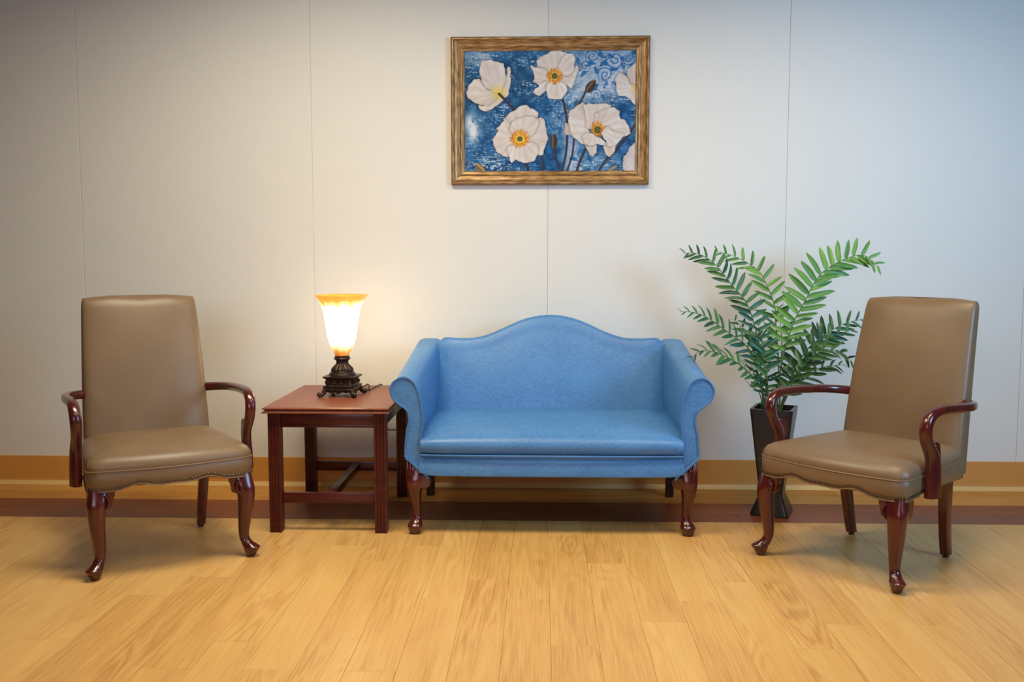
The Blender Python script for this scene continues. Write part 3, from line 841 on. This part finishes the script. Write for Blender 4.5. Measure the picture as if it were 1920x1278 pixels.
# painted in units of a 1318 x 928 sheet whose top left corner is (172, 182)
GX, GY = 440, 310
gx = 172 + 1318*np.arange(GX)/(GX-1); gy = 182 + 928*np.arange(GY)/(GY-1)
XX, YY = np.meshgrid(gx, gy)
rs = np.random.RandomState(5)
def vnoise(sx, sy, seed):
    r_ = np.random.RandomState(seed)
    nx_, ny_ = int(1318/sx)+3, int(928/sy)+3
    g = r_.rand(ny_, nx_)
    fx = (XX-172)/sx; fy = (YY-182)/sy
    ix = fx.astype(int); iy = fy.astype(int); ux = fx-ix; uy = fy-iy
    ux = ux*ux*(3-2*ux); uy = uy*uy*(3-2*uy)
    return (g[iy, ix]*(1-ux)+g[iy, ix+1]*ux)*(1-uy) + (g[iy+1, ix]*(1-ux)+g[iy+1, ix+1]*ux)*uy
def blob(cx, cy, rx, ry): return np.exp(-(((XX-cx)/rx)**2 + ((YY-cy)/ry)**2))
def mixc(a, b_, f): return a*(1-f[..., None]) + np.array(b_)[None, None]/255*f[..., None]
deep = np.array((20, 90, 152))/255
img = np.ones((GY, GX, 3))*deep
tone = .5*vnoise(160, 140, 1) + .3*vnoise(60, 50, 2) + .2*vnoise(24, 20, 3)
img = mixc(img, (14, 74, 124), np.clip((tone-.45)*2.2, 0, .8))
img = mixc(img, (70, 136, 190), np.clip((.52-tone)*2.4, 0, .75))
img = mixc(img, (20, 70, 105), .65*np.clip(blob(600, 380, 130, 200) + blob(240, 560, 120, 70) + blob(230, 380, 90, 60), 0, 1))
# pale worn ground where the damask shows
ground = np.clip(1.0*blob(1240, 330, 300, 200) + .55*blob(1130, 500, 160, 90) + .9*blob(1000, 1000, 60, 180) + .7*blob(280, 230, 130, 60) + .6*blob(240, 780, 90, 120) + .5*blob(900, 760, 90, 120) + .4*blob(1200, 1040, 180, 90), 0, 1)
wx_, wy_ = 40*(vnoise(70, 70, 11)-.5), 40*(vnoise(70, 70, 12)-.5)
# damask scrolls: spirals and leaves on a lattice
scroll = np.zeros_like(XX)
for k, (cx, cy, R_) in enumerate([(420, 215, 46), (530, 225, 44), (760, 600, 50), (1420, 720, 46), (850, 830, 46), (330, 930, 46), (1255, 370, 62), (1330, 255, 70), (1160, 230, 55), (1440, 250, 50), (1190, 520, 48), (1095, 300, 50), (1395, 430, 50), (310, 680, 60), (260, 910, 66), (330, 820, 55), (600, 210, 60), (880, 730, 62), (500, 300, 55), (640, 520, 50), (860, 640, 50), (1390, 640, 60), (700, 330, 60), (1080, 980, 60), (1250, 240, 40), (450, 230, 50)]):
    dx, dy = (XX-cx+wx_*.4), (YY-cy+wy_*.4); r_ = np.hypot(dx, dy); th = np.arctan2(dy, dx)*(1 if k % 2 else -1)
    sp = np.abs(((r_/R_*2.0 - th/(2*PI)) % 1.0) - .5)
    s1 = np.clip((.17-sp)/.06, 0, 1)*(r_ < R_*1.02)
    for a_ in range(3):
        aa = k*1.3 + a_*2.1; lx, ly = cx + R_*1.25*math.cos(aa), cy + R_*1.25*math.sin(aa)
        ux_, uy_ = math.cos(aa+.6), math.sin(aa+.6)
        p_ = (XX-lx)*ux_ + (YY-ly)*uy_; q_ = -(XX-lx)*uy_ + (YY-ly)*ux_
        s1 = np.maximum(s1, np.clip((1 - (p_/34)**2 - (q_/(15-.2*p_))**2)*3, 0, 1))
    scroll = np.maximum(scroll, s1)
img = mixc(img, (208, 214, 230), .95*np.clip(ground*1.25, 0, 1)*(1-.25*vnoise(30, 30, 14)))
img = mixc(img, (30, 104, 172), np.clip(scroll*(.20+1.0*ground)*(.75+.5*vnoise(18, 18, 15)), 0, 1))
img = mixc(img, (12, 60, 110), .60*scroll*(1-ground)*vnoise(40, 40, 16))
dam = np.sin(XX*.045 + 3.2*vnoise(85, 85, 31))*np.sin(YY*.05 + 3.2*vnoise(85, 85, 32)) + .6*(vnoise(26, 26, 33)-.5)
img = mixc(img, (10, 58, 104), .65*np.clip(dam*2.2, 0, 1)*(.35+.65*vnoise(120, 120, 34))*(1-.8*np.clip(ground, 0, 1)))
img = mixc(img, (120, 168, 206), .42*np.clip(-dam*2.0-.35, 0, 1)*vnoise(60, 60, 35))
spk = vnoise(9, 7, 36); img = mixc(img, (206, 218, 234), .6*np.clip((spk-.80)*7, 0, 1)*np.clip((vnoise(110, 90, 37)-.42)*4, 0, 1))
img = mixc(img, (230, 232, 240), np.clip(1.3*blob(235, 800, 32, 75)*(vnoise(20, 30, 17) > .28) + .8*blob(205, 720, 22, 50), 0, 1))
# brushed linen streaks and faint handwriting
st1 = .62*vnoise(30, 4.4, 21) + .38*vnoise(9, 9, 41); st2 = vnoise(4.5, 60, 22); st3 = vnoise(150, 90, 23)
img = mixc(img, (216, 224, 238), .9*np.clip((st1-.60)*7, 0, 1)*np.clip((st3-.30)*2.4, 0, 1))
img = mixc(img, (10, 62, 116), .45*np.clip((.30-st1)*5, 0, 1))
img = mixc(img, (190, 206, 228), .35*np.clip((st2-.7)*4, 0, 1)*np.clip((st3-.3)*2, 0, 1))
def hand(x0, x1, y, seed, amp=7, f=.8):
    global img
    r_ = np.random.RandomState(seed); ph = r_.rand(4)*6
    yy_ = y + amp*(np.sin(XX*.16+ph[0])*.6 + np.sin(XX*.37+ph[1])*.5 + .4*np.sin(XX*.071+ph[2]))
    on = (XX > x0) & (XX < x1) & (np.sin(XX*.055+ph[3]) > -.45)
    img = mixc(img, (214, 226, 240), f*np.clip((3.4-np.abs(YY-yy_))/2.2, 0, 1)*on)
for k, (a_, b_, y) in enumerate([(250, 520, 1000), (230, 560, 1025), (250, 500, 1050), (330, 540, 1075), (185, 290, 310), (185, 270, 345), (185, 300, 375), (935, 1030, 515), (935, 990, 540), (185, 300, 285), (720, 790, 680)]): hand(a_, b_, y, 60+k)

def poly_mask(poly, per=6, wob=5, seed=0):
    P = smooth_path(list(poly) + [poly[0]], per)[:-1]; P = np.array(P)
    r_ = np.random.RandomState(seed)
    tn = np.roll(P, -1, 0) - np.roll(P, 1, 0); tn = tn/(np.hypot(tn[:, 0], tn[:, 1])[:, None] + 1e-9)
    kk = np.arange(len(P)); ruf = 2.2*np.sin(kk*1.3 + seed) + 3.0*np.sin(kk*.63 + 2*seed) + r_.randn(len(P))*wob*.16
    P = P + np.stack([-tn[:, 1], tn[:, 0]], 1)*ruf[:, None]
    ins = np.zeros(XX.shape, bool); dist = np.full(XX.shape, 1e9)
    x0, y0 = P.min(0) - 30; x1, y1 = P.max(0) + 30
    sl = (slice(max(0, np.searchsorted(gy, y0)), np.searchsorted(gy, y1)), slice(max(0, np.searchsorted(gx, x0)), np.searchsorted(gx, x1)))
    X_, Y_ = XX[sl], YY[sl]; ii = np.zeros(X_.shape, bool); dd = np.full(X_.shape, 1e9)
    for a_, b_ in zip(P, np.roll(P, -1, 0)):
        if a_[1] != b_[1]:
            c_ = ((a_[1] > Y_) != (b_[1] > Y_)) & (X_ < (b_[0]-a_[0])*(Y_-a_[1])/(b_[1]-a_[1]) + a_[0]); ii ^= c_
        e_ = b_-a_; L2 = e_@e_ + 1e-9
        t_ = np.clip(((X_-a_[0])*e_[0] + (Y_-a_[1])*e_[1])/L2, 0, 1)
        dd = np.minimum(dd, np.hypot(X_-a_[0]-t_*e_[0], Y_-a_[1]-t_*e_[1]))
    ins[sl] = ii; dist[sl] = dd
    return ins, dist
def petal(poly, cen, seed, base=(226, 214, 208), warm=(206, 182, 168), lite=(244, 238, 236), dirn=0.0, edge=1.0):
    global img
    ins, dist = poly_mask(poly, seed=seed)
    sd = np.where(ins, dist, -dist)
    alpha = np.clip(sd/3.0 + .5, 0, 1)
    r_ = np.hypot(XX-cen[0], YY-cen[1]); th = np.arctan2(YY-cen[1], XX-cen[0])
    c = np.ones_like(img)*np.array(base)/255
    cr = .5 + .5*np.sin(th*46 + 5*vnoise(60, 60, 100+seed) + seed)
    cr2 = .5 + .5*np.sin(th*17 + 4*vnoise(90, 90, 200+seed) + seed*2)
    c = mixc(c, warm, np.clip(.42*cr*vnoise(50, 50, 400+seed)*1.6 + .50*cr2*np.exp(-dist/80), 0, 1)*.95)
    c = mixc(c, lite, np.clip(.75*vnoise(70, 70, 300+seed)*(1-cr2*.5) + .25*np.exp(-((dist-16)/12)**2), 0, 1)*.95)
    sh = np.clip(.5 + .5*np.cos(th-dirn), 0, 1)
    c = mixc(c, (168, 138, 124), .45*(1-sh)*np.clip(1-dist/75, 0, 1))
    c = mixc(c, (238, 214, 198), .5*edge*np.clip(1-dist/7, 0, 1))
    # drop shade of this petal on what lies below it
    img = img*(1-(.20*np.clip(1+sd/18, 0, 1)*(sd < 0))[..., None])
    img = img*(1-alpha[..., None]) + c*alpha[..., None]
def disc(cx, cy, R_, pod, seed, stretch=1.0):
    global img
    r_ = np.hypot(XX-cx, (YY-cy)*stretch); th = np.arctan2(YY-cy, XX-cx)
    rag = R_*(1 + .16*(np.sin(th*23+seed)*.5 + np.sin(th*41+seed*3)*.5))
    img = mixc(img, (236, 172, 60), .9*np.clip((rag-r_)/16, 0, 1))
    img = mixc(img, (248, 214, 88), .8*np.clip((rag*.66-r_)/16, 0, 1))
    rr_ = np.random.RandomState(seed)
    for _ in range(120):
        a_ = rr_.rand()*2*PI; q_ = R_*(.45+.62*rr_.rand()); d_ = np.hypot(XX-cx-q_*math.cos(a_), YY-cy-q_*math.sin(a_)/stretch)
        img = mixc(img, (196, 88, 26) if rr_.rand() > .4 else (232, 140, 30), .85*np.clip((5.2-d_)/2.4, 0, 1))
    img = mixc(img, (84, 78, 44), np.clip((pod-r_)/5, 0, 1))
    img = mixc(img, (146, 140, 96), .8*np.clip((pod*.72-r_)/6, 0, 1)*(.45+.55*np.cos(th*4)))
def stemline(pts, w, c=(58, 46, 60)):
    global img
    P = np.array(smooth_path(pts, 6)); dd = np.full(XX.shape, 1e9)
    for a_, b_ in zip(P[:-1], P[1:]):
        e_ = b_-a_; t_ = np.clip(((XX-a_[0])*e_[0] + (YY-a_[1])*e_[1])/(e_@e_+1e-9), 0, 1)
        dd = np.minimum(dd, np.hypot(XX-a_[0]-t_*e_[0], YY-a_[1]-t_*e_[1]))
    img = mixc(img, c, np.clip((w/2-dd)/2.5+.5, 0, 1))
    img = mixc(img, (98, 80, 88), .5*np.clip((w/5-dd)/2, 0, 1))
def bud(cx, cy, ra, rb, ang, c1=(70, 56, 50), c2=(140, 118, 84)):
    global img
    u_ = (XX-cx)*math.cos(ang) + (YY-cy)*math.sin(ang); v_ = -(XX-cx)*math.sin(ang) + (YY-cy)*math.cos(ang)
    q_ = (u_/ra)**2 + (v_/(rb*(1-.18*u_/ra)))**2
    f_ = np.clip((1-q_)*5, 0, 1)
    img = mixc(img, c1, f_); img = mixc(img, c2, f_*.8*np.clip(1-np.abs(v_/rb+.25)*2.2, 0, 1)); img = mixc(img, (40, 30, 30), f_*.6*np.clip(1-np.abs(v_/rb-.2)*7, 0, 1))
for pts, w in [([(920, 530), (945, 610), (962, 720), (965, 850), (955, 980), (925, 1112)], 17), ([(1112, 478), (1085, 540), (1052, 600)], 15), ([(866, 920), (880, 1010), (912, 1112)], 15),
               ([(1018, 860), (1005, 980), (965, 1112)], 15), ([(1112, 930), (1070, 1020), (1040, 1112)], 19), ([(760, 975), (780, 1040), (782, 1112)], 15), ([(638, 1035), (655, 1070), (668, 1112)], 19)]: stemline(pts, w)
bud(1146, 455, 58, 34, -.95); bud(862, 875, 60, 28, -1.55); bud(290, 1085, 48, 26, .75, (150, 112, 70), (214, 176, 120)); bud(1322, 1094, 42, 24, -.6, (120, 112, 98), (190, 186, 170))
# flower seen from behind, upper left
cA = (432, 508)
petal([(505, 300), (526, 325), (526, 400), (518, 470), (505, 520), (470, 545), (440, 510), (465, 440), (490, 370)], cA, 1, dirn=0)
petal([(430, 510), (485, 540), (430, 590), (370, 634), (300, 636), (278, 602), (330, 590)], cA, 2, base=(228, 208, 192), dirn=2)
petal([(200, 445), (240, 405), (296, 400), (315, 440), (360, 478), (434, 508), (400, 560), (330, 598), (260, 580), (198, 545), (188, 490)], cA, 3, dirn=-2)
petal([(300, 256), (380, 256), (450, 272), (478, 300), (487, 380), (470, 455), (434, 508), (360, 478), (308, 425), (288, 340)], cA, 4, base=(224, 212, 210), dirn=-1.5)
img = mixc(img, (240, 206, 70), .85*np.clip(1-np.hypot(XX-432, YY-508)/82, 0, 1)*np.clip(1.4-((XX-440)**2+(YY-470)**2)/9000, 0.25, 1))
stemline([(436, 510), (490, 565), (556, 638)], 19)
# top flower
cB = (862, 375)
petal([(732, 255), (790, 212), (870, 184), (950, 196), (960, 240), (905, 300), (862, 350), (800, 335), (735, 305)], cB, 5, dirn=-1.5)
petal([(995, 325), (1046, 298), (1034, 380), (1012, 430), (1002, 466), (975, 455), (920, 425), (915, 365)], cB, 6, dirn=.3)
petal([(905, 275), (950, 218), (1000, 205), (1022, 262), (1005, 340), (935, 380), (872, 365)], cB, 7, dirn=-.8)
petal([(705, 490), (742, 450), (702, 415), (760, 385), (835, 385), (850, 430), (800, 490), (745, 524), (712, 512)], cB, 8, dirn=2.4)
petal([(680, 294), (735, 312), (805, 330), (850, 380), (770, 418), (715, 412), (702, 350)], cB, 9, dirn=3)
petal([(800, 450), (850, 405), (900, 410), (965, 470), (930, 540), (870, 556), (815, 535)], cB, 10, lite=(248, 244, 246), dirn=1.5)
disc(866, 376, 62, 25, 3)
# lower left flower
cC = (598, 860)
petal([(490, 692), (540, 645), (625, 600), (690, 622), (738, 660), (728, 712), (640, 760), (540, 770), (478, 752)], cC, 11, dirn=-1.5)
petal([(720, 705), (772, 695), (798, 760), (812, 850), (792, 930), (762, 985), (690, 960), (620, 870), (650, 790)], cC, 12, dirn=0)
petal([(478, 690), (520, 745), (590, 800), (600, 860), (540, 950), (500, 1000), (430, 962), (392, 905), (398, 845), (430, 790), (415, 776), (455, 742)], cC, 13, dirn=3)
petal([(520, 770), (560, 712), (640, 690), (710, 690), (742, 735), (720, 800), (640, 855), (590, 850), (535, 820)], cC, 14, dirn=-1.2, lite=(246, 236, 230))
petal([(500, 930), (560, 890), (640, 880), (715, 895), (742, 950), (712, 1020), (640, 1046), (572, 1020), (535, 1042), (512, 990)], cC, 15, dirn=1.5, lite=(248, 244, 244))
disc(598, 858, 76, 24, 8, 1.1)
# right edge flower and bottom right petal
cE = (1490, 470)
petal([(1420, 380), (1432, 330), (1500, 286), (1500, 480), (1440, 440)], cE, 16)
petal([(1332, 405), (1368, 354), (1412, 380), (1450, 440), (1500, 470), (1500, 600), (1450, 560), (1400, 528), (1360, 532), (1345, 480)], cE, 17, dirn=2.5)
img = mixc(img, (242, 190, 70), .9*np.clip(1-np.hypot(XX-1490, YY-470)/42, 0, 1))
petal([(1500, 880), (1450, 930), (1428, 970), (1400, 1020), (1400, 1080), (1430, 1120), (1500, 1120)], (1500, 1000), 18, base=(228, 228, 240), lite=(246, 246, 252))
stemline([(1495, 738), (1440, 830), (1340, 950), (1270, 1020), (1208, 1112)], 17, (62, 48, 54))
# lower right flower
cD = (1190, 785)
petal([(1090, 885), (1140, 900), (1192, 900), (1188, 965), (1166, 996), (1130, 962)], cD, 19, base=(230, 214, 200))
petal([(1240, 890), (1345, 890), (1332, 950), (1288, 1002), (1256, 950)], cD, 20, base=(230, 214, 200))
petal([(945, 738), (990, 745), (1050, 800), (1060, 850), (990, 832), (950, 822)], cD, 21)
petal([(985, 640), (1040, 608), (1092, 580), (1115, 640), (1120, 760), (1150, 850), (1120, 905), (1040, 872), (1000, 815), (975, 740)], cD, 22, dirn=3)
petal([(1090, 600), (1140, 590), (1210, 592), (1296, 598), (1290, 640), (1200, 690), (1180, 770), (1120, 780), (1105, 690)], cD, 23, dirn=-1.5)
petal([(1180, 670), (1250, 640), (1310, 618), (1362, 640), (1370, 692), (1412, 722), (1456, 805), (1432, 830), (1360, 860), (1280, 840), (1215, 790), (1180, 740)], cD, 24, lite=(248, 244, 242), dirn=-.3)
disc(1200, 790, 58, 28, 14, .9)
petal([(1225, 815), (1270, 770), (1320, 800), (1400, 830), (1345, 905), (1270, 910), (1262, 870)], cD, 25, dirn=1)
petal([(1075, 830), (1150, 818), (1210, 850), (1262, 885), (1258, 905), (1190, 905), (1110, 900)], cD, 26, dirn=1.7)
img = np.clip(img, 0, 1)
lin = np.where(img <= .04045, img/12.92, ((img+.055)/1.055)**2.4)*.80
# sheet geometry: a real grid in the picture plane carrying the print as vertex colours
vx = (-IW/2 + IW*np.arange(GX)/(GX-1)); vz = (FH/2 + IH/2 - IH*np.arange(GY)/(GY-1))
VX, VZ = np.meshgrid(vx, vz)
co = np.stack([VX.ravel(), np.full(VX.size, -.0115), VZ.ravel()], 1)
idx = np.arange(GX*GY).reshape(GY, GX)
fc = np.stack([idx[:-1, :-1].ravel(), idx[1:, :-1].ravel(), idx[1:, 1:].ravel(), idx[:-1, 1:].ravel()], 1)
me = bpy.data.meshes.new('print_sheet')
me.from_pydata(co.tolist(), [], fc.tolist())
ca = me.color_attributes.new('Print', 'FLOAT_COLOR', 'POINT')
ca.data.foreach_set('color', np.concatenate([lin.reshape(-1, 3), np.ones((GX*GY, 1))], 1).astype(np.float32).ravel())
me.materials.append(M['print'])
sheet = bpy.data.objects.new('print_sheet', me); C.objects.link(sheet); sheet.parent = paint
bm = bmesh.new(); box(bm, -IW/2-.004, IW/2+.004, -.011, -.003, FH/2-IH/2-.004, FH/2+IH/2+.004)
obj('backing_board', bm, M['dark_wood'], paint, smooth=False)
